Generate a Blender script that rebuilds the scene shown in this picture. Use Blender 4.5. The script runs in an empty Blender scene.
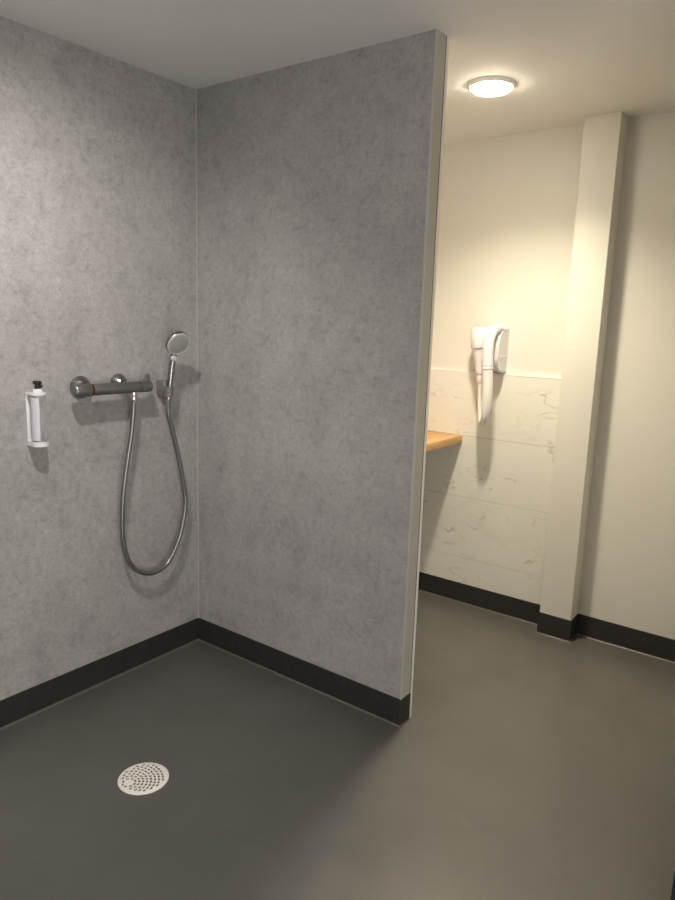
import bpy, bmesh, math, random
from mathutils import Vector, Matrix
random.seed(7)
S = bpy.context.scene
COL = S.collection

# ------------------------------------------------------------------ lamp strengths (diffuser glow, beam in watts)
GLOW_A, BEAM_A = 64.0, 164.0      # lamp over the drying corner
GLOW_B, BEAM_B = 42.0, 90.0      # lamp over the shower
SKY_FILL = 7.6                       # sky strength: soft fill through an added, unseen window
WARM, NEUTRAL = (1.0, .88, .66), (1.0, .94, .87)
# ------------------------------------------------------------------ room sizes
H = 2.4187          # ceiling height
L = 1.119           # length of the shower partition
W = 1.260           # back wall of the drying corner
TF = W - 0.021      # face of the tile cladding
PT = 0.083          # partition thickness
HB = 0.1096         # skirting height
P0, P1, PF = 1.2194, 1.3751, W - 0.1117   # pillar
XR, YR = 2.122, -0.25                     # end of the wall on the right
XE, YN = 3.4, -3.2                        # far right and rear walls

# ------------------------------------------------------------------ materials
def mat(name, col=(.5, .5, .5), rough=.5, metal=0.0, **kw):
    m = bpy.data.materials.new(name); m.use_nodes = True
    b = m.node_tree.nodes['Principled BSDF']
    b.inputs['Base Color'].default_value = (*col, 1)
    b.inputs['Roughness'].default_value = rough
    b.inputs['Metallic'].default_value = metal
    for k, v in kw.items(): b.inputs[k].default_value = v
    return m
class NT:
    def __init__(s, m):
        s.t = m.node_tree; s.b = s.t.nodes['Principled BSDF']
        s.co = s.n('ShaderNodeTexCoord').outputs['Object']
    def n(s, ty, **kw):
        x = s.t.nodes.new(ty)
        for k, v in kw.items(): setattr(x, k, v)
        return x
    def l(s, a, b): s.t.links.new(a, b)
    def noise(s, scale, detail=4, rough=.55, vec=None, dist=0):
        x = s.n('ShaderNodeTexNoise'); s.l(vec or s.co, x.inputs['Vector'])
        x.inputs['Scale'].default_value = scale; x.inputs['Detail'].default_value = detail
        x.inputs['Roughness'].default_value = rough; x.inputs['Distortion'].default_value = dist
        return x.outputs['Fac']
    def ramp(s, fac, stops):
        x = s.n('ShaderNodeValToRGB'); s.l(fac, x.inputs['Fac'])
        e = x.color_ramp.elements
        while len(e) < len(stops): e.new(.5)
        for i, (p, c) in enumerate(stops):
            e[i].position = p; e[i].color = (*c, 1) if len(c) == 3 else c
        return x.outputs['Color']
    def math(s, op, a, b=None):
        x = s.n('ShaderNodeMath', operation=op)
        for i, v in enumerate((a, b)):
            if v is None: continue
            if isinstance(v, (int, float)): x.inputs[i].default_value = v
            else: s.l(v, x.inputs[i])
        return x.outputs[0]
    def mix(s, fac, a, b, mode='MIX'):
        x = s.n('ShaderNodeMix', data_type='RGBA', blend_type=mode)
        for sock, v in ((x.inputs['Factor'], fac), (x.inputs['A'], a), (x.inputs['B'], b)):
            if isinstance(v, (int, float)): sock.default_value = v
            elif isinstance(v, tuple): sock.default_value = (*v, 1)
            else: s.l(v, sock)
        return x.outputs['Result']
    def bump(s, h, strength, dist=.01):
        x = s.n('ShaderNodeBump'); x.inputs['Strength'].default_value = strength
        x.inputs['Distance'].default_value = dist
        s.l(h, x.inputs['Height']); s.l(x.outputs['Normal'], s.b.inputs['Normal'])
    def mapped(s, scale, rot=(0, 0, 0)):
        x = s.n('ShaderNodeMapping'); s.l(s.co, x.inputs['Vector'])
        x.inputs['Scale'].default_value = scale; x.inputs['Rotation'].default_value = rot
        return x.outputs['Vector']

def g(v, k=(1, 1, 1)): return (v*k[0], v*k[1], v*k[2])

def concrete():
    m = mat('concrete_panel', rough=.5); n = NT(m)
    big = n.noise(2.6, 3, .5)
    mid = n.noise(11, 5, .62)
    spk = n.noise(42, 4, .72)
    fine = n.noise(150, 3, .7)
    base = n.ramp(big, [(.32, (.352, .344, .338)), (.68, (.412, .403, .396))])
    c = n.mix(1.0, base, n.ramp(mid, [(.30, (.83, .83, .83)), (.45, (.97, .97, .97)), (.60, (1.03, 1.03, 1.03)), (.75, (1.10, 1.10, 1.10))]), 'MULTIPLY')
    c = n.mix(1.0, c, n.ramp(spk, [(.30, (.76, .76, .76)), (.44, (.96, .96, .96)), (.58, (1.04, 1.04, 1.04)), (.72, (1.20, 1.20, 1.20))]), 'MULTIPLY')
    c = n.mix(.8, c, n.ramp(fine, [(.32, (.82, .82, .82)), (.5, (1, 1, 1)), (.7, (1.14, 1.14, 1.14))]), 'MULTIPLY')
    n.l(c, n.b.inputs['Base Color']); n.bump(fine, .10, .002)
    n.b.inputs['Specular IOR Level'].default_value = .35
    return m
def floor_mat():
    m = mat('floor_vinyl', rough=.42, **{'IOR': 1.65}); n = NT(m)
    a = n.noise(2.2, 5, .6); b = n.noise(260, 2, .5); s = n.noise(38, 3, .6)
    base = n.ramp(a, [(.3, (.088, .087, .079)), (.7, (.112, .110, .101))])
    c = n.mix(.6, base, n.ramp(b, [(.35, (.82, .82, .82)), (.65, (1.14, 1.14, 1.14))]), 'MULTIPLY')
    spots = n.ramp(s, [(.735, (0, 0, 0)), (.775, (1, 1, 1))])
    c = n.mix(n.math('MULTIPLY', spots, .35), c, (.30, .29, .27))
    dry = n.math('MULTIPLY', n.ramp(n.noise(14, 6, .7), [(.56, (0, 0, 0)), (.72, (1, 1, 1))]), n.ramp(n.noise(1.7, 2), [(.45, (0, 0, 0)), (.62, (1, 1, 1))]))
    c = n.mix(n.math('MULTIPLY', dry, .16), c, (.20, .20, .19))
    n.l(c, n.b.inputs['Base Color'])
    n.l(n.ramp(n.noise(5, 4), [(.3, (.31, .31, .31)), (.7, (.43, .43, .43))]), n.b.inputs['Roughness'])
    n.bump(b, .06, .002)
    return m
def paint(name, col, rough=.6):
    m = mat(name, col, rough); n = NT(m)
    a = n.noise(1.5, 3); f = n.noise(320, 2)
    c = n.mix(1.0, col, n.ramp(a, [(.3, (.975, .975, .975)), (.7, (1.02, 1.02, 1.02))]), 'MULTIPLY')
    n.l(c, n.b.inputs['Base Color']); n.bump(f, .05, .001)
    return m
def marble():
    m = mat('marble_tile', rough=.28); n = NT(m)
    base = n.ramp(n.noise(2.5, 5), [(.3, (.70, .685, .635)), (.7, (.76, .745, .69))])
    vec = n.mapped((1.0, 1.0, 2.1), (0, math.radians(-48), 0))
    v1 = n.noise(3.0, 5, .5, vec=vec, dist=.5)
    line = n.math('ABSOLUTE', n.math('SUBTRACT', v1, .5))
    thin = n.ramp(line, [(0.0, (1, 1, 1)), (.010, (0, 0, 0))])
    gate = n.ramp(n.noise(6.5, 2), [(.52, (0, 0, 0)), (.62, (1, 1, 1))])
    faint = n.ramp(line, [(0.0, (1, 1, 1)), (.020, (0, 0, 0))])
    f = n.math('ADD', n.math('MULTIPLY', n.math('MULTIPLY', thin, gate), .60), n.math('MULTIPLY', faint, .11))
    c = n.mix(f, base, (.33, .31, .28))
    n.l(c, n.b.inputs['Base Color'])
    return m
def wood():
    m = mat('oak_worktop', rough=.45); n = NT(m)
    br = n.n('ShaderNodeTexBrick'); n.l(n.mapped((1, 1, 1), (0, 0, math.radians(90))), br.inputs['Vector'])
    br.inputs['Color1'].default_value = (.50, .27, .10, 1); br.inputs['Color2'].default_value = (.62, .37, .16, 1)
    br.inputs['Mortar'].default_value = (.34, .17, .06, 1); br.inputs['Scale'].default_value = 1
    br.inputs['Mortar Size'].default_value = .0008; br.inputs['Brick Width'].default_value = .42
    br.inputs['Row Height'].default_value = .042; br.inputs['Bias'].default_value = 0
    grain = n.noise(9, 6, .65, vec=n.mapped((9, .7, 9)), dist=.5)
    c = n.mix(.8, br.outputs['Color'], n.ramp(grain, [(.3, (.72, .68, .62)), (.65, (1.1, 1.1, 1.1))]), 'MULTIPLY')
    n.l(c, n.b.inputs['Base Color']); n.bump(grain, .05, .002)
    return m
def brushed(name, col, rough):
    m = mat(name, col, rough, 1.0); n = NT(m)
    f = n.noise(60, 3)
    r = n.ramp(f, [(.3, (rough*.85,)*3), (.7, (rough*1.15,)*3)])
    n.l(r, n.b.inputs['Roughness']); return m
def hose_mat():
    m = mat('hose_metal', (.30, .30, .31), .34, .95); n = NT(m)
    w = n.n('ShaderNodeTexWave', bands_direction='Z'); n.l(n.co, w.inputs['Vector'])
    w.inputs['Scale'].default_value = 60; w.inputs['Distortion'].default_value = 0
    n.bump(w.outputs['Fac'], .12, .002); return m
def skirting():
    m = mat('skirting_vinyl', (.028, .028, .028), .5); n = NT(m)
    n.l(n.ramp(n.noise(30, 4), [(.3, (.024, .024, .0235)), (.7, (.033, .033, .032))]), n.b.inputs['Base Color'])
    n.b.inputs['Specular IOR Level'].default_value = .35; return m
def spray():
    m = mat('spray_face', (.42, .42, .41), .45); n = NT(m)
    n.l(n.ramp(n.noise(40, 2), [(.3, (.46, .46, .45)), (.7, (.52, .52, .51))]), n.b.inputs['Base Color']); return m
def emit(name, col, strength):
    m = mat(name, (.9, .9, .88), .4); b = m.node_tree.nodes['Principled BSDF']
    b.inputs['Emission Color'].default_value = (*col, 1); b.inputs['Emission Strength'].default_value = strength
    NT(m); return m

M = dict(
    concrete=concrete(), floor=floor_mat(), skirt=skirting(), marble=marble(), wood=wood(), hose=hose_mat(), spray=spray(),
    cream=paint('cream_paint', (.685, .668, .622)), ceil=paint('ceiling_paint', (.78, .775, .76), .7),
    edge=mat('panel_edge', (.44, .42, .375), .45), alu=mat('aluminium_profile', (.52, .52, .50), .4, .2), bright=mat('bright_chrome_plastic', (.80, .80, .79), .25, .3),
    white_trim=mat('white_trim', (.80, .79, .75), .35), gap=mat('dark_gap', (.03, .03, .028), .8), grout=mat('grout', (.36, .34, .31), .9),
    steel=brushed('satin_steel', (.31, .312, .312), .42), chrome=brushed('chrome', (.68, .68, .68), .14),
    dark_chrome=brushed('dark_chrome', (.33, .33, .33), .26), grey_plastic=mat('grey_plastic', (.17, .17, .17), .35),
    orange=mat('orange_ring', (.36, .19, .12), .35, .6), black=mat('black_plastic', (.012, .012, .012), .3),
    white_plastic=mat('white_plastic', (.80, .79, .80), .35), white_hose=mat('white_hose_plastic', (.70, .68, .69), .4), dryer=mat('dryer_plastic', (.70, .69, .725), .38),
    lavender=mat('pale_lavender_label', (.66, .65, .72), .4), grate=mat('drain_plastic', (.84, .80, .74), .45),
    pit=mat('drain_dark', (.015, .015, .014), .7),
    lamp_body=mat('lamp_body', (.92, .91, .88), .4),
    lamp_warm=emit('warm_diffuser', WARM, GLOW_A), lamp_neutral=emit('neutral_diffuser', NEUTRAL, GLOW_B),
)
def clear():
    m = mat('clear_plastic', (.95, .95, .96), .06, **{'IOR': 1.25, 'Transmission Weight': 1.0}); NT(m); return m
M['clear'] = clear()

# ------------------------------------------------------------------ mesh helpers
def link(name, bm, material, parent=None, smooth=None):
    me = bpy.data.meshes.new(name)
    bmesh.ops.recalc_face_normals(bm, faces=bm.faces[:])
    bm.to_mesh(me); bm.free()
    for m in (material if isinstance(material, (list, tuple)) else [material]): me.materials.append(m)
    if smooth is not None:
        me.polygons.foreach_set('use_smooth', [True]*len(me.polygons))
        me.set_sharp_from_angle(angle=math.radians(smooth))
    o = bpy.data.objects.new(name, me); COL.objects.link(o)
    if parent: o.parent = parent; o.matrix_parent_inverse = parent.matrix_world.inverted()
    return o
def box(bm, x0, x1, y0, y1, z0, z1, bev=0, seg=2, mi=0):
    r = bmesh.ops.create_cube(bm, size=1)
    vs = r['verts']
    for v in vs:
        v.co = Vector(((x0+x1)/2+v.co.x*(x1-x0), (y0+y1)/2+v.co.y*(y1-y0), (z0+z1)/2+v.co.z*(z1-z0)))
    fs = {f for v in vs for f in v.link_faces}
    for f in fs: f.material_index = mi
    if bev:
        es = list({e for v in vs for e in v.link_edges})
        bmesh.ops.bevel(bm, geom=es, offset=bev, segments=seg, affect='EDGES', profile=.5, clamp_overlap=True)
def frame(axis):
    a = Vector(axis).normalized()
    t = Vector((0, 0, 1)) if abs(a.z) < .9 else Vector((1, 0, 0))
    u = a.cross(t).normalized(); return a, u, a.cross(u)
def lathe(bm, base, axis, prof, seg=40):
    """prof: list of (distance along axis, radius)"""
    a, u, v = frame(axis); base = Vector(base); rings = []
    for d, r in prof:
        if r <= 1e-6: rings.append([bm.verts.new(base+a*d)])
        else: rings.append([bm.verts.new(base+a*d+(u*math.cos(t)+v*math.sin(t))*r) for t in (2*math.pi*i/seg for i in range(seg))])
    for A, B in zip(rings, rings[1:]):
        for i in range(seg):
            j = (i+1) % seg
            if len(A) == 1 and len(B) == 1: continue
            if len(A) == 1: bm.faces.new((A[0], B[i], B[j]))
            elif len(B) == 1: bm.faces.new((A[i], B[0], A[j]))
            else: bm.faces.new((A[i], B[i], B[j], A[j]))
    for R in (rings[0], rings[-1]):
        if len(R) > 2: bm.faces.new(R)
def spline(pts, n=8):
    P = [Vector(p) for p in pts]; out = []
    for i in range(len(P)-1):
        p0, p1, p2, p3 = P[max(i-1, 0)], P[i], P[i+1], P[min(i+2, len(P)-1)]
        for k in range(n):
            t = k/n
            out.append(.5*((2*p1)+(p2-p0)*t+(2*p0-5*p1+4*p2-p3)*t*t+(3*p1-p0-3*p2+p3)*t**3))
    out.append(P[-1]); return out
def tube(bm, pts, rad, seg=20, flat=1.0):
    """rad: a number or a function of 0..1; flat squeezes the section sideways"""
    f = rad if callable(rad) else (lambda t: rad)
    n = len(pts); rings = []; prev = None
    for i, p in enumerate(pts):
        t = (pts[min(i+1, n-1)]-pts[max(i-1, 0)]).normalized()
        if prev is None: _, u, _ = frame(t)
        else: u = (prev-t*prev.dot(t)).normalized()
        v = t.cross(u); prev = u; r = f(i/(n-1))
        rings.append([bm.verts.new(p+u*math.cos(a)*r+v*math.sin(a)*r*flat) for a in (2*math.pi*k/seg for k in range(seg))])
    for A, B in zip(rings, rings[1:]):
        for k in range(seg): bm.faces.new((A[k], B[k], B[(k+1) % seg], A[(k+1) % seg]))
    bm.faces.new(rings[0]); bm.faces.new(rings[-1])
def sweep(bm, path, prof):
    """path: 2D floor polyline with the room on its right; prof: closed list of (distance into the room, height)"""
    P = [Vector(p) for p in path]; rings = []
    for i, p in enumerate(P):
        d0 = (P[i]-P[i-1]).normalized() if i else (P[1]-P[0]).normalized()
        d1 = (P[i+1]-P[i]).normalized() if i < len(P)-1 else d0
        n0 = Vector((d0.y, -d0.x)); n1 = Vector((d1.y, -d1.x))
        m = (n0+n1).normalized(); m = m/max(.2, m.dot(n0))
        rings.append([bm.verts.new((p.x+m.x*o, p.y+m.y*o, z)) for o, z in prof])
    k = len(prof)
    for A, B in zip(rings, rings[1:]):
        for j in range(k): bm.faces.new((A[j], B[j], B[(j+1) % k], A[(j+1) % k]))
    bm.faces.new(rings[0]); bm.faces.new(rings[-1])

def structure(name, bm, m, smooth=None):
    o = link(name, bm, m, None, smooth); o['kind'] = 'structure'; return o
def thing(name, label, cat, loc, group=None):
    o = bpy.data.objects.new(name, None); COL.objects.link(o); o.location = loc; o.empty_display_size = .05
    o['label'] = label; o['category'] = cat
    if group: o['group'] = group
    bpy.context.view_layer.update(); return o
def tag(o, label, cat):
    o['label'] = label; o['category'] = cat; return o

# ------------------------------------------------------------------ the setting
T = .1
bm = bmesh.new(); box(bm, -T, XE+T, YN-T, W+T, -.1, 0); structure('floor', bm, M['floor'])
bm = bmesh.new(); box(bm, -T, XE+T, YN-T, W+T, H, H+.1); structure('ceiling', bm, M['ceil'])
bm = bmesh.new(); box(bm, -T, 0, YN, PT-.001, 0, H, mi=0); structure('wall_left', bm, M['concrete'])
bm = bmesh.new(); box(bm, -T, 0, PT-.001, W+T, 0, H); structure('wall_left_corner', bm, M['cream'])
bm = bmesh.new(); box(bm, 0, XE+T, W, W+T, 0, H); structure('wall_back', bm, M['cream'])
bm = bmesh.new(); box(bm, XR, XE+T, YR, W, 0, H); structure('wall_right', bm, M['cream'])
bm = bmesh.new(); box(bm, -T, XE, YN-T, YN, 0, H); structure('wall_rear', bm, M['cream'])
WY0, WY1, WZ0, WZ1 = -2.75, -1.45, .15, 1.60      # opening of the unseen window added for soft fill light
bm = bmesh.new()
box(bm, XE, XE+T, YN-T, WY0, 0, H); box(bm, XE, XE+T, WY1, YR, 0, H); box(bm, XE, XE+T, WY0, WY1, 0, WZ0); box(bm, XE, XE+T, WY0, WY1, WZ1, H)
structure('wall_far_right', bm, M['cream'])
bm = bmesh.new(); f_ = .045; my = (WY0+WY1)/2
for a in ((WY0, WY0+f_, WZ0, WZ1), (WY1-f_, WY1, WZ0, WZ1), (WY0+f_, WY1-f_, WZ0, WZ0+f_), (WY0+f_, WY1-f_, WZ1-f_, WZ1), (my-.025, my+.025, WZ0+f_, WZ1-f_)):
    box(bm, XE+.02, XE+.07, a[0], a[1], a[2], a[3], .003)
structure('fill_window', bm, M['white_trim'])
ld = bpy.data.lights.new('fill_portal', 'AREA'); ld.shape = 'RECTANGLE'; ld.size = WZ1-WZ0; ld.size_y = WY1-WY0; ld.cycles.is_portal = True
lo = bpy.data.objects.new('fill_portal', ld); COL.objects.link(lo); lo.location = (XE+T+.005, my, (WZ0+WZ1)/2); lo.rotation_euler = (0, math.radians(90), 0)
# the partition: shower panel in front, dark joint, white lining behind
bm = bmesh.new(); box(bm, 0, L-.002, 0, .0615, 0, H); structure('wall_partition', bm, M['concrete'])
bm = bmesh.new(); box(bm, 0, L-.0008, .0615, .0670, 0, H); structure('trim_1', bm, M['gap'])
bm = bmesh.new(); box(bm, 0, L, .0670, PT, 0, H); structure('wall_partition_rear', bm, M['white_trim'])
bm = bmesh.new(); box(bm, L-.002, L, .0008, .0615, HB-.004, H); structure('trim_2', bm, M['edge'])      # end face of the panel
bm = bmesh.new(); box(bm, L-.005, L+.0012, -.0012, .0035, HB-.002, H, .0006); structure('trim_3', bm, M['alu'])  # front edge profile
bm = bmesh.new(); box(bm, 0, .005, -.005, 0, HB-.002, H-.001, .0022); structure('trim_4', bm, M['alu'])           # shower corner profile
# pillar
bm = bmesh.new(); box(bm, P0, P1, PF, W, 0, H, .002); structure('wall_pillar', bm, M['cream'])
# marble cladding in four courses
bm = bmesh.new()
zs = [.0, .2573, .5931, .9265, 1.2620]
box(bm, 0, P0, TF+.003, W, 0, 1.261, mi=1)
for a, b in zip(zs, zs[1:]): box(bm, 0, P0-.0005, TF, W-.001, a+.0012, b-.0012, .0007, 1)
structure('wall_back_tiles', bm, [M['marble'], M['grout']])
bm = bmesh.new(); box(bm, 0, P0-.0005, TF-.0012, W, 1.2612, 1.2670, .001); structure('trim_5', bm, M['white_trim'])
# skirtings
t = .004
prof = [(0, HB), (t-.0015, HB), (t, HB-.0015)] + [(t+.016*(1-math.cos(a)), .016*(1-math.sin(a))) for a in (math.radians(x) for x in (0, 20, 40))] + [(t, .0055), (0, .0055)]
prof = [(0, HB), (t-.0015, HB), (t, HB-.0015), (t, .006), (t, .002), (0, .002)]
cove = [(0, .0), (0, .006), (t+.0004, .006)] + [(t+.0004+.006*(1-math.cos(a)), .0004+.0056*(1-math.sin(a))) for a in (math.radians(x) for x in range(15, 91, 15))] + [(t+.0066, 0)]
def arc(cx, cy, r, a0, a1, n=5): return [(cx+r*math.cos(math.radians(a0+(a1-a0)*i/n)), cy+r*math.sin(math.radians(a0+(a1-a0)*i/n))) for i in range(n+1)]
k = .005
runs = {
    'left': [(0, YN), (0, 0)],
    'partition': [(0, 0)] + arc(L-k, k, k, -90, 0) + [(L, .0625)],
    'tiles': [(0, TF), (P0, TF)],
    'pillar': [(P0, W-.02)] + [(P0, PF), (P1, PF), (P1, W)],
    'back': [(P1, W), (XR, W)],
    'right': [(XR, W)] + [(XR, YR), (XE, YR)],
}
# room on the right of the walking direction
for name, pts in runs.items():
    q = pts
    bm = bmesh.new(); sweep(bm, q, prof); structure('baseboard_'+name, bm, M['skirt'], 25)
for i, (name, pts) in enumerate(runs.items()):
    bm = bmesh.new(); sweep(bm, pts, cove); structure('trim_%d' % (6+i), bm, M['floor'], 30)

# ------------------------------------------------------------------ ceiling lamps
def ceiling_lamp(loc, label, dm, col, beam, size, aim=(0, 0, -1)):
    root = thing('ceiling_lamp', label, 'ceiling light', loc, None)
    x, y, z = loc
    bm = bmesh.new(); lathe(bm, (x, y, z), (0, 0, -1), [(0, .092), (.004, .092), (.010, .0865), (.013, .0835), (.013, .0785), (.008, .0785), (.008, 0)], 64)
    link('housing', bm, M['lamp_body'], root, 35)
    bm = bmesh.new(); lathe(bm, (x, y, z-.0085), (0, 0, -1), [(0, 0), (0, .0778), (.006, .0778), (.011, .0755), (.014, .071), (.0160, .05), (.017, .025), (.0175, 0)], 64)
    link('diffuser', bm, dm, root, 60)
    if beam:      # the lamp's own downward beam
        ld = bpy.data.lights.new('lamp_beam', 'SPOT'); ld.energy = beam; ld.color = col
        ld.spot_size = math.radians(size); ld.spot_blend = 1.0; ld.shadow_soft_size = .06
        lo = bpy.data.objects.new('lamp_beam', ld); COL.objects.link(lo); lo.location = (x, y, z-.036); lo.rotation_euler = Vector(aim).to_track_quat('-Z', 'Y').to_euler()
        lo.parent = root; lo.matrix_parent_inverse = root.matrix_world.inverted()
    return root
ceiling_lamp((1.048, .560, H), 'round white ceiling lamp glowing warm over the drying corner', M['lamp_warm'], WARM, BEAM_A, 132)
ceiling_lamp((.84, -1.17, H), 'round ceiling lamp over the shower floor, above the picture', M['lamp_neutral'], NEUTRAL, BEAM_B, 116, (-.50, .26, -.87))

# ------------------------------------------------------------------ shower mixer
AZ, AX = 1.222, .065      # bar axis
root = thing('shower_mixer', 'grey metal bar shower mixer on the concrete-look wall, orange ring on its left knob', 'shower tap', (0, -.47, AZ))
bm = bmesh.new(); lathe(bm, (AX, -.570, AZ), (0, 1, 0), [(0, .018), (0, .0215), (.002, .0222), (.204, .0222), (.206, .0212), (.206, .018)], 40)
link('body', bm, M['steel'], root, 35)
bm = bmesh.new(); lathe(bm, (AX, -.650, AZ), (0, 1, 0), [(0, 0), (0, .018), (.003, .022), (.008, .0240), (.065, .0240), (.068, .0225), (.068, 0)], 40)
kn = link('temperature_handle', bm, M['steel'], root, 35)
bm = bmesh.new(); lathe(bm, (AX, -.582, AZ), (0, 1, 0), [(0, .018), (0, .0205), (.0075, .0205), (.0075, .018)], 40); link('joint', bm, M['black'], kn, 35)
bm = bmesh.new(); lathe(bm, (AX, -.5748, AZ), (0, 1, 0), [(0, .019), (0, .0226), (.0045, .0226), (.0045, .019)], 40); link('orange_ring', bm, M['orange'], kn, 35)['label'] = 'orange ring'
bm = bmesh.new(); box(bm, AX-.004, AX+.004, -.634, -.618, AZ+.022, AZ+.031, .0025); link('safety_button', bm, M['chrome'], kn, 40)
bm = bmesh.new(); lathe(bm, (AX, -.364, AZ), (0, 1, 0), [(0, .0195), (.002, .0195), (.002, .0225), (.05, .0225), (.054, .021), (.056, .017), (.056, 0)], 40)
fl = link('flow_handle', bm, M['steel'], root, 35)
bm = bmesh.new()
vs = []
for y, z, hw in ((-.340, AZ+.018, .011), (-.334, AZ+.032, .0095), (-.326, AZ+.044, .007), (-.318, AZ+.050, .006), (-.313, AZ+.048, .006), (-.316, AZ+.034, .009), (-.314, AZ+.018, .011)):
    vs.append((bm.verts.new((AX-hw, y, z)), bm.verts.new((AX+hw, y, z))))
for i in range(len(vs)):
    a, b = vs[i], vs[(i+1) % len(vs)]; bm.faces.new((a[0], a[1], b[1], b[0]))
bm.faces.new([v[0] for v in vs]); bm.faces.new([v[1] for v in vs])
bmesh.ops.bevel(bm, geom=bm.edges[:], offset=.0012, segments=2, affect='EDGES')
link('lever', bm, M['steel'], fl, 40)
for y, er in ((-.580, (.043, .005)), (-.412, (.036, .014))):
    bm = bmesh.new(); lathe(bm, (0, y, AZ+er[1]), (1, 0, 0), [(0, er[0]), (.006, er[0]), (.011, er[0]-.0025), (.024, er[0]-.012), (.032, er[0]-.020), (.034, .017), (.034, 0)], 48)
    link('escutcheon', bm, M['dark_chrome'], root, 40)
    bm = bmesh.new(); lathe(bm, (.028, y, AZ+.004), (1, 0, -.05), [(0, .015), (.034, .015)], 32); link('connector', bm, M['chrome'], root, 40)
bm = bmesh.new(); lathe(bm, (AX, -.388, AZ-.019), (0, 0, -1), [(0, .0125), (.008, .0125), (.009, .0105), (.012, .0105)], 32); link('outlet', bm, M['chrome'], root, 40)

# ------------------------------------------------------------------ hose
hp = [(.065, -.388, 1.187), (.065, -.3883, 1.165), (.063, -.4004, 1.0468), (.058, -.4251, .9046), (.054, -.4427, .7783), (.052, -.4473, .6647), (.05, -.4384, .5736),
      (.05, -.4053, .4885), (.05, -.3534, .4437), (.05, -.2939, .4270), (.05, -.2318, .4413), (.05, -.1850, .4909), (.05, -.1426, .5773), (.05, -.1189, .6872),
      (.05, -.1286, .7838), (.052, -.1581, .9183), (.055, -.1873, 1.0230), (.058, -.2105, 1.0872), (.061, -.2165, 1.1300)]
root = thing('shower_hose', 'long grey metal shower hose hanging in a loop below the mixer', 'shower hose', (.055, -.3, .43))
bm = bmesh.new(); tube(bm, spline(hp, 12), .0096, 20); link('tube', bm, M['hose'], root, 60)
bm = bmesh.new(); lathe(bm, (.065, -.388, 1.191), (0, -.02, -1), [(0, .010), (0, .0118), (.003, .0128), (.022, .0128), (.027, .0110), (.027, .009)], 24); link('hose_nut', bm, M['chrome'], root, 40)
bm = bmesh.new(); lathe(bm, (.0605, -.2160, 1.121), (.045, -.005, 1), [(0, .0097), (0, .0106), (.030, .0128), (.040, .0128), (.040, .009)], 24); link('hose_nut', bm, M['grey_plastic'], root, 40)

# ------------------------------------------------------------------ holder and hand shower
root = thing('shower_holder', 'grey wedge-shaped wall bracket holding the hand shower', 'shower holder', (0, -.205, 1.2))
bm = bmesh.new()
sec = [(0, .0, .0)]
rings = []
for z, hw, d in ((1.165, .013, .030), (1.172, .016, .040), (1.200, .0195, .046), (1.228, .021, .048), (1.236, .0195, .046)):
    ring = []
    for i in range(16):
        a = math.pi*i/15
        ring.append(bm.verts.new((max(0, d-.020+.020*math.sin(a)) if 0 < i < 15 else 0, -.206-hw*math.cos(a)*1.0, z)))
    rings.append(ring)
for A, B in zip(rings, rings[1:]):
    for i in range(16): bm.faces.new((A[i], A[(i+1) % 16], B[(i+1) % 16], B[i]))
bm.faces.new(rings[0]); bm.faces.new(rings[-1])
link('bracket', bm, M['grey_plastic'], root, 35)
ha, hb = Vector((.062, -.2155, 1.160)), Vector((.0705, -.2085, 1.254))
ax = (hb-ha).normalized()
bm = bmesh.new()     # the open cradle round the handle: a C-shaped sleeve open to the right
a_, u_, v_ = frame(ax); inner = []; mid0 = ha+ax*.010
n = 20
rows = []
for s in (.004, .046):
    row = []
    for i in range(n+1):
        th = math.radians(70+290*i/n)
        d = Vector((math.cos(th), math.sin(th), 0))
        row.append((bm.verts.new(mid0+ax*s+d*.0150), bm.verts.new(mid0+ax*s+d*(.0185+.001*s/.05))))
    rows.append(row)
for i in range(n):
    A, B = rows
    bm.faces.new((A[i][1], A[i+1][1], B[i+1][1], B[i][1])); bm.faces.new((A[i][0], B[i][0], B[i+1][0], A[i+1][0]))
    bm.faces.new((A[i][0], A[i+1][0], A[i+1][1], A[i][1])); bm.faces.new((B[i][0], B[i][1], B[i+1][1], B[i+1][0]))
for i in (0, n): bm.faces.new((rows[0][i][0], rows[0][i][1], rows[1][i][1], rows[1][i][0]))
link('cradle', bm, M['grey_plastic'], root, 35)

root = thing('hand_shower', 'chrome hand shower with round grey spray face in the wall bracket', 'shower head', tuple(ha))
hc = Vector((.120, -.2065, 1.391)); nrm = Vector((.84, -.12, -.50)).normalized()
back = hc-nrm*.022
neck = back+Vector((-.004, -.004, -.030))
path = spline([ha, ha.lerp(hb, .5), hb, Vector((.0765, -.2030, 1.318)), Vector((.0835, -.2018, 1.348)), back+nrm*.003], 8)
bm = bmesh.new(); tube(bm, path, lambda t: .0118+.0012*math.sin(t*3.1)+(.004*max(0, t-.75)/.25), 24)
link('handle', bm, M['dark_chrome'], root, 50)
bm = bmesh.new(); lathe(bm, hc, -nrm, [(-.002, .0475), (0, .0505), (.006, .0525), (.016, .0510), (.026, .043), (.033, .026), (.036, 0)], 56)
hd = link('head', bm, M['dark_chrome'], root, 40)
bm = bmesh.new(); lathe(bm, hc, nrm, [(-.003, .0455), (-.003, .0500), (.0025, .0500), (.0040, .0485), (.0035, .0460), (0, .0455)], 56)
link('rim', bm, M['bright'], hd, 40)['label'] = 'bright chrome rim'
bm = bmesh.new(); lathe(bm, hc, nrm, [(-.001, 0), (-.001, .0462), (.0025, .0462), (.0032, .044), (.0034, 0)], 56)
sf = link('spray_face', bm, M['spray'], hd, 40); sf['label'] = 'grey spray face dotted with nozzles'
a_, u_, v_ = frame(nrm)
bm = bmesh.new()
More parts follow.
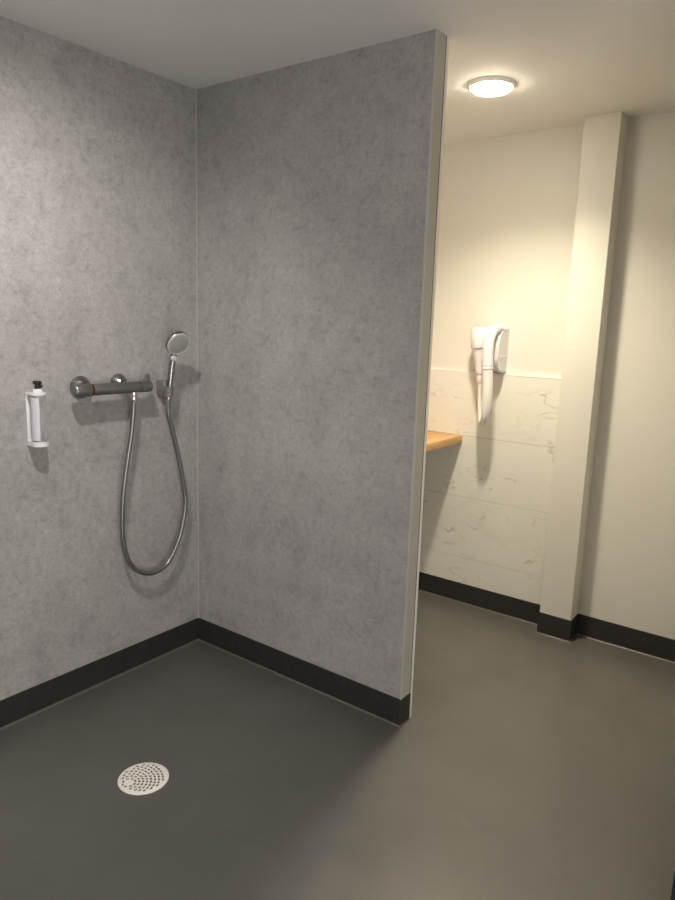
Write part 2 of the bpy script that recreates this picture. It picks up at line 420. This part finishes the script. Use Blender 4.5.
for r_, cnt in ((.008, 6), (.0155, 12), (.023, 18), (.0305, 24), (.038, 30)):
    for i in range(cnt):
        a = 2*math.pi*i/cnt+r_*40
        lathe(bm, hc+nrm*.003+(u_*math.cos(a)+v_*math.sin(a))*r_, nrm, [(0, .0014), (.0016, .0012), (.0016, 0)], 8)
nz = link('nozzles', bm, M['skirt'], hd); nz['kind'] = 'stuff'
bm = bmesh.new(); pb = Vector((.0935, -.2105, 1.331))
lathe(bm, pb, (.80, -.35, -.30), [(-.010, .0115), (.002, .0115), (.005, .0095), (.006, 0)], 24); link('neck_glint', bm, M['bright'], root, 40)  # pale chip added as the bright highlight on the chrome neck

# ------------------------------------------------------------------ soap dispenser
DY = -.771
root = thing('dispenser_holder', 'white wall bracket with foot and collar around the soap bottle', 'dispenser holder', (0, DY, 1.03))
bm = bmesh.new(); box(bm, 0, .005, -.797, -.743, 1.036, 1.222, .0018); link('back_plate', bm, M['white_plastic'], root, 40)
def dshape(z0, z1, r, cx, hole=None):
    bm = bmesh.new(); out = []
    for z in (z0, z1):
        out.append([bm.verts.new((cx+r*math.cos(a), DY+r*math.sin(a), z)) for a in (math.radians(-90+180*i/24) for i in range(25))]
                   + [bm.verts.new((.003, DY+r, z)), bm.verts.new((.003, DY-r, z))])
    k_ = len(out[0])
    for i in range(k_): bm.faces.new((out[0][i], out[0][(i+1) % k_], out[1][(i+1) % k_], out[1][i]))
    bm.faces.new(out[0]); bm.faces.new(out[1])
    bmesh.ops.bevel(bm, geom=[e for e in bm.edges if abs(e.verts[0].co.z-e.verts[1].co.z) < 1e-6], offset=.0015, segments=2, affect='EDGES')
    return bm
link('foot', dshape(1.032, 1.049, .0285, .038), M['white_plastic'], root, 40)
link('collar', dshape(1.214, 1.222, .0275, .037), M['white_plastic'], root, 40)
root = thing('soap_bottle', 'clear soap bottle with pale label and black pump in the white bracket', 'soap dispenser', (.037, DY, 1.043))
bm = bmesh.new(); lathe(bm, (.037, DY, 1.0495), (0, 0, 1), [(0, 0), (0, .0235), (.003, .0255), (.154, .0255), (.1640, .0235), (.1642, 0)], 40); link('bottle', bm, M['clear'], root, 40)
bm = bmesh.new()
A = []
for z in (1.055, 1.206):
    A.append([(bm.verts.new((.037+.0259*math.cos(t_), DY+.0259*math.sin(t_), z)), bm.verts.new((.037+.0263*math.cos(t_), DY+.0263*math.sin(t_), z))) for t_ in (math.radians(-175+150*i/24) for i in range(25))])
for i in range(24):
    for q in (0, 1): bm.faces.new((A[0][i][q], A[0][i+1][q], A[1][i+1][q], A[1][i][q]))
    for q in (0, 1): bm.faces.new((A[q][i][0], A[q][i+1][0], A[q][i+1][1], A[q][i][1]))
for i in (0, 24): bm.faces.new((A[0][i][0], A[0][i][1], A[1][i][1], A[1][i][0]))
link('label', bm, M['lavender'], root, 40)['label'] = 'pale lavender label'
bm = bmesh.new()
lathe(bm, (.037, DY, 1.2225), (0, 0, 1), [(0, .0145), (.012, .0145), (.013, .013), (.013, 0)], 32)
for i in range(24):
    a = 2*math.pi*i/24; x_, y_ = .037+.0147*math.cos(a), DY+.0147*math.sin(a)
    lathe(bm, (x_, y_, 1.2225), (0, 0, 1), [(0, .0009), (.011, .0009)], 6)
link('neck_ring', bm, M['white_plastic'], root, 40)
bm = bmesh.new()
lathe(bm, (.037, DY, 1.2355), (0, 0, 1), [(0, .011), (.006, .011), (.008, .0085), (.014, .0085), (.016, .0125), (.021, .0155), (.025, .0150), (.027, .012), (.027, 0)], 32)
lathe(bm, (.037, DY, 1.2530), (.86, .34, -.38), [(.0, .006), (.018, .0055), (.022, .004), (.022, 0)], 20)
link('pump', bm, M['black'], root, 40)['label'] = 'black pump'

# ------------------------------------------------------------------ floor drain
DC = Vector((.6285, -.804, 0)); R0 = .0815
root = thing('floor_drain', 'round off-white slotted drain cover set in the dark shower floor', 'drain', tuple(DC))
bm = bmesh.new(); lathe(bm, (DC.x, DC.y, .0002), (0, 0, 1), [(0, .079), (.0012, .079), (.0012, 0)], 64); link('well', bm, M['pit'], root)
bm = bmesh.new(); lathe(bm, (DC.x, DC.y, .0016), (0, 0, 1), [(0, 0), (0, R0), (.0030, R0), (.0042, R0-.0015), (.0042, 0)], 96)
plate = link('cover', bm, M['grate'], root, 40)
pole = Vector((.6115, -.849, 0))
cut = bmesh.new()
def hole(p, ang, a, b):
    ring = []
    for z in (-.01, .02):
        ring.append([cut.verts.new((p.x+math.cos(ang)*a*cx-math.sin(ang)*b*cy, p.y+math.sin(ang)*a*cx+math.cos(ang)*b*cy, z))
                     for cx, cy in ((1, -.6), (1, .6), (.6, 1), (-.6, 1), (-1, .6), (-1, -.6), (-.6, -1), (.6, -1))])
    for i in range(8): cut.faces.new((ring[0][i], ring[0][(i+1) % 8], ring[1][(i+1) % 8], ring[1][i]))
    cut.faces.new(ring[0]); cut.faces.new(ring[1])
for kk in range(1, 9):
    r_ = .0075+.0125*kk
    cnt = int(round(2*math.pi*r_/.0150))
    for i in range(cnt):
        a = 2*math.pi*(i+.5*(kk % 2))/cnt
        p_ = pole+Vector((math.cos(a), math.sin(a), 0))*r_
        if (p_-DC).length < R0-.0125: hole(p_, a, .0038, .0056)
bmesh.ops.recalc_face_normals(cut, faces=cut.faces[:])
cme = bpy.data.meshes.new('cutter'); cut.to_mesh(cme); cut.free()
co = bpy.data.objects.new('cutter', cme); COL.objects.link(co)
md = plate.modifiers.new('b', 'BOOLEAN'); md.operation = 'DIFFERENCE'; md.object = co; md.solver = 'EXACT'
bpy.context.view_layer.update()
ev = plate.evaluated_get(bpy.context.evaluated_depsgraph_get())
nm = bpy.data.meshes.new_from_object(ev); plate.modifiers.clear(); plate.data = nm
bpy.data.objects.remove(co); bpy.data.meshes.remove(cme)

# ------------------------------------------------------------------ worktop
bm = bmesh.new(); box(bm, .0005, .690, PT+.001, TF-.0005, .886, .927, .0018); tag(link('worktop', bm, M['wood'], None, 30), 'thick oak worktop ending beside the marble tiles behind the partition', 'countertop')

# ------------------------------------------------------------------ wall hair dryer
root = thing('hair_dryer', 'white wall-mounted hair dryer with looped hose on the cream wall', 'hair dryer', (.84, W, 1.27))
# housing: rounded profile extruded sideways
bm = bmesh.new()
pr = [(0, 1.272), (-.080, 1.278), (-.112, 1.300), (-.126, 1.345), (-.124, 1.405), (-.112, 1.450), (-.086, 1.484), (-.046, 1.500), (0, 1.503)]
L0 = [bm.verts.new((.800, W+y, z)) for y, z in pr]; L1 = [bm.verts.new((.899, W+y, z)) for y, z in pr]
k_ = len(pr)
for i in range(k_): bm.faces.new((L0[i], L0[(i+1) % k_], L1[(i+1) % k_], L1[i]))
bm.faces.new(L0); bm.faces.new(L1)
bmesh.ops.bevel(bm, geom=[e for e in bm.edges if abs(e.verts[0].co.x-e.verts[1].co.x) < 1e-6 and abs(e.verts[0].co.y-W)+abs(e.verts[1].co.y-W) > 1e-4], offset=.007, segments=3, affect='EDGES')
hs = link('housing', bm, M['dryer'], root, 40)
for i in range(6):
    bm = bmesh.new(); box(bm, .8985, .9012, W-.096, W-.020, 1.288+i*.0125, 1.2945+i*.0125, .0009); link('vent_rib', bm, M['dryer'], hs, 40)
# motor body on the left
bm = bmesh.new()
lathe(bm, (.783, W-.092, 1.497), (.085, 0, -1), [(0, 0), (0, .026), (.004, .036), (.012, .044), (.024, .0475), (.098, .0475), (.104, .0455), (.108, .0395), (.140, .0365), (.180, .0300), (.214, .0275), (.232, .0270), (.236, .0250), (.236, 0)], 48)
mb = link('motor_body', bm, M['dryer'], root, 35)
bm = bmesh.new(); lathe(bm, (.8025, W-.092, 1.262), (.06, 0, -1), [(0, .021), (.003, .0225), (.030, .0215), (.038, .0190), (.046, .0165), (.046, .008)], 40); link('hose_collar', bm, M['white_hose'], mb, 35)
# handpiece: hooks over the top and hangs down the front
hpts = spline([(.878, W-.040, 1.474), (.877, W-.074, 1.492), (.871, W-.122, 1.486), (.868, W-.158, 1.448), (.868, W-.168, 1.390), (.871, W-.168, 1.318)], 10)
bm = bmesh.new(); tube(bm, hpts, lambda t: .021+.006*math.sin(min(1, t*1.3)*math.pi/2), 24)
hd2 = link('handpiece', bm, M['dryer'], root, 50)
bm = bmesh.new(); lathe(bm, (.871, W-.168, 1.320), (.05, 0, -1), [(0, .026), (0, .0285), (.009, .0290), (.012, .0275), (.015, .0290), (.024, .0282), (.026, .025)], 36); link('ring', bm, M['dryer'], hd2, 35)
gp = spline([(.872, W-.168, 1.302), (.879, W-.167, 1.216), (.880, W-.165, 1.143), (.876, W-.161, 1.086), (.870, W-.155, 1.056), (.861, W-.147, 1.036)], 10)
bm = bmesh.new(); tube(bm, gp, lambda t: .0255-.0070*max(0, t-.35)/.65, 24); link('grip', bm, M['white_hose'], hd2, 50)
lp = spline([(.865, W-.150, 1.041), (.853, W-.140, 1.025), (.839, W-.130, 1.036), (.826, W-.116, 1.074), (.815, W-.104, 1.132), (.808, W-.096, 1.200), (.805, W-.092, 1.240)], 12)
bm = bmesh.new(); tube(bm, lp, lambda t: .0175-.005*min(1, t*2.2), 20); link('hose', bm, M['white_hose'], root, 60)

# ------------------------------------------------------------------ camera
cam = bpy.data.cameras.new('camera'); cam.sensor_fit = 'VERTICAL'; cam.sensor_height = 24; cam.sensor_width = 18
cam.lens = 691.573/900*24; cam.clip_start = .02
c = bpy.data.objects.new('camera', cam); COL.objects.link(c)
fw = Vector((-.58552167, .78991519, -.18220419)); r = Vector((.79935077, .59999025, .03240439)); u = Vector((-.13491746, .12667159, .98272661))
mw = Matrix((r, u, -fw)).transposed().to_4x4(); mw.translation = Vector((2.32502851, -2.08142212, 1.5)); c.matrix_world = mw
S.camera = c
w = bpy.data.worlds.new('world'); w.use_nodes = True; S.world = w
w.node_tree.nodes['Background'].inputs['Color'].default_value = (1, .965, .935, 1)
w.node_tree.nodes['Background'].inputs['Strength'].default_value = SKY_FILL
S.view_settings.view_transform = 'Standard'; S.view_settings.look = 'None'; S.view_settings.exposure = 0; S.view_settings.gamma = 1
S.view_settings.use_curve_mapping = False
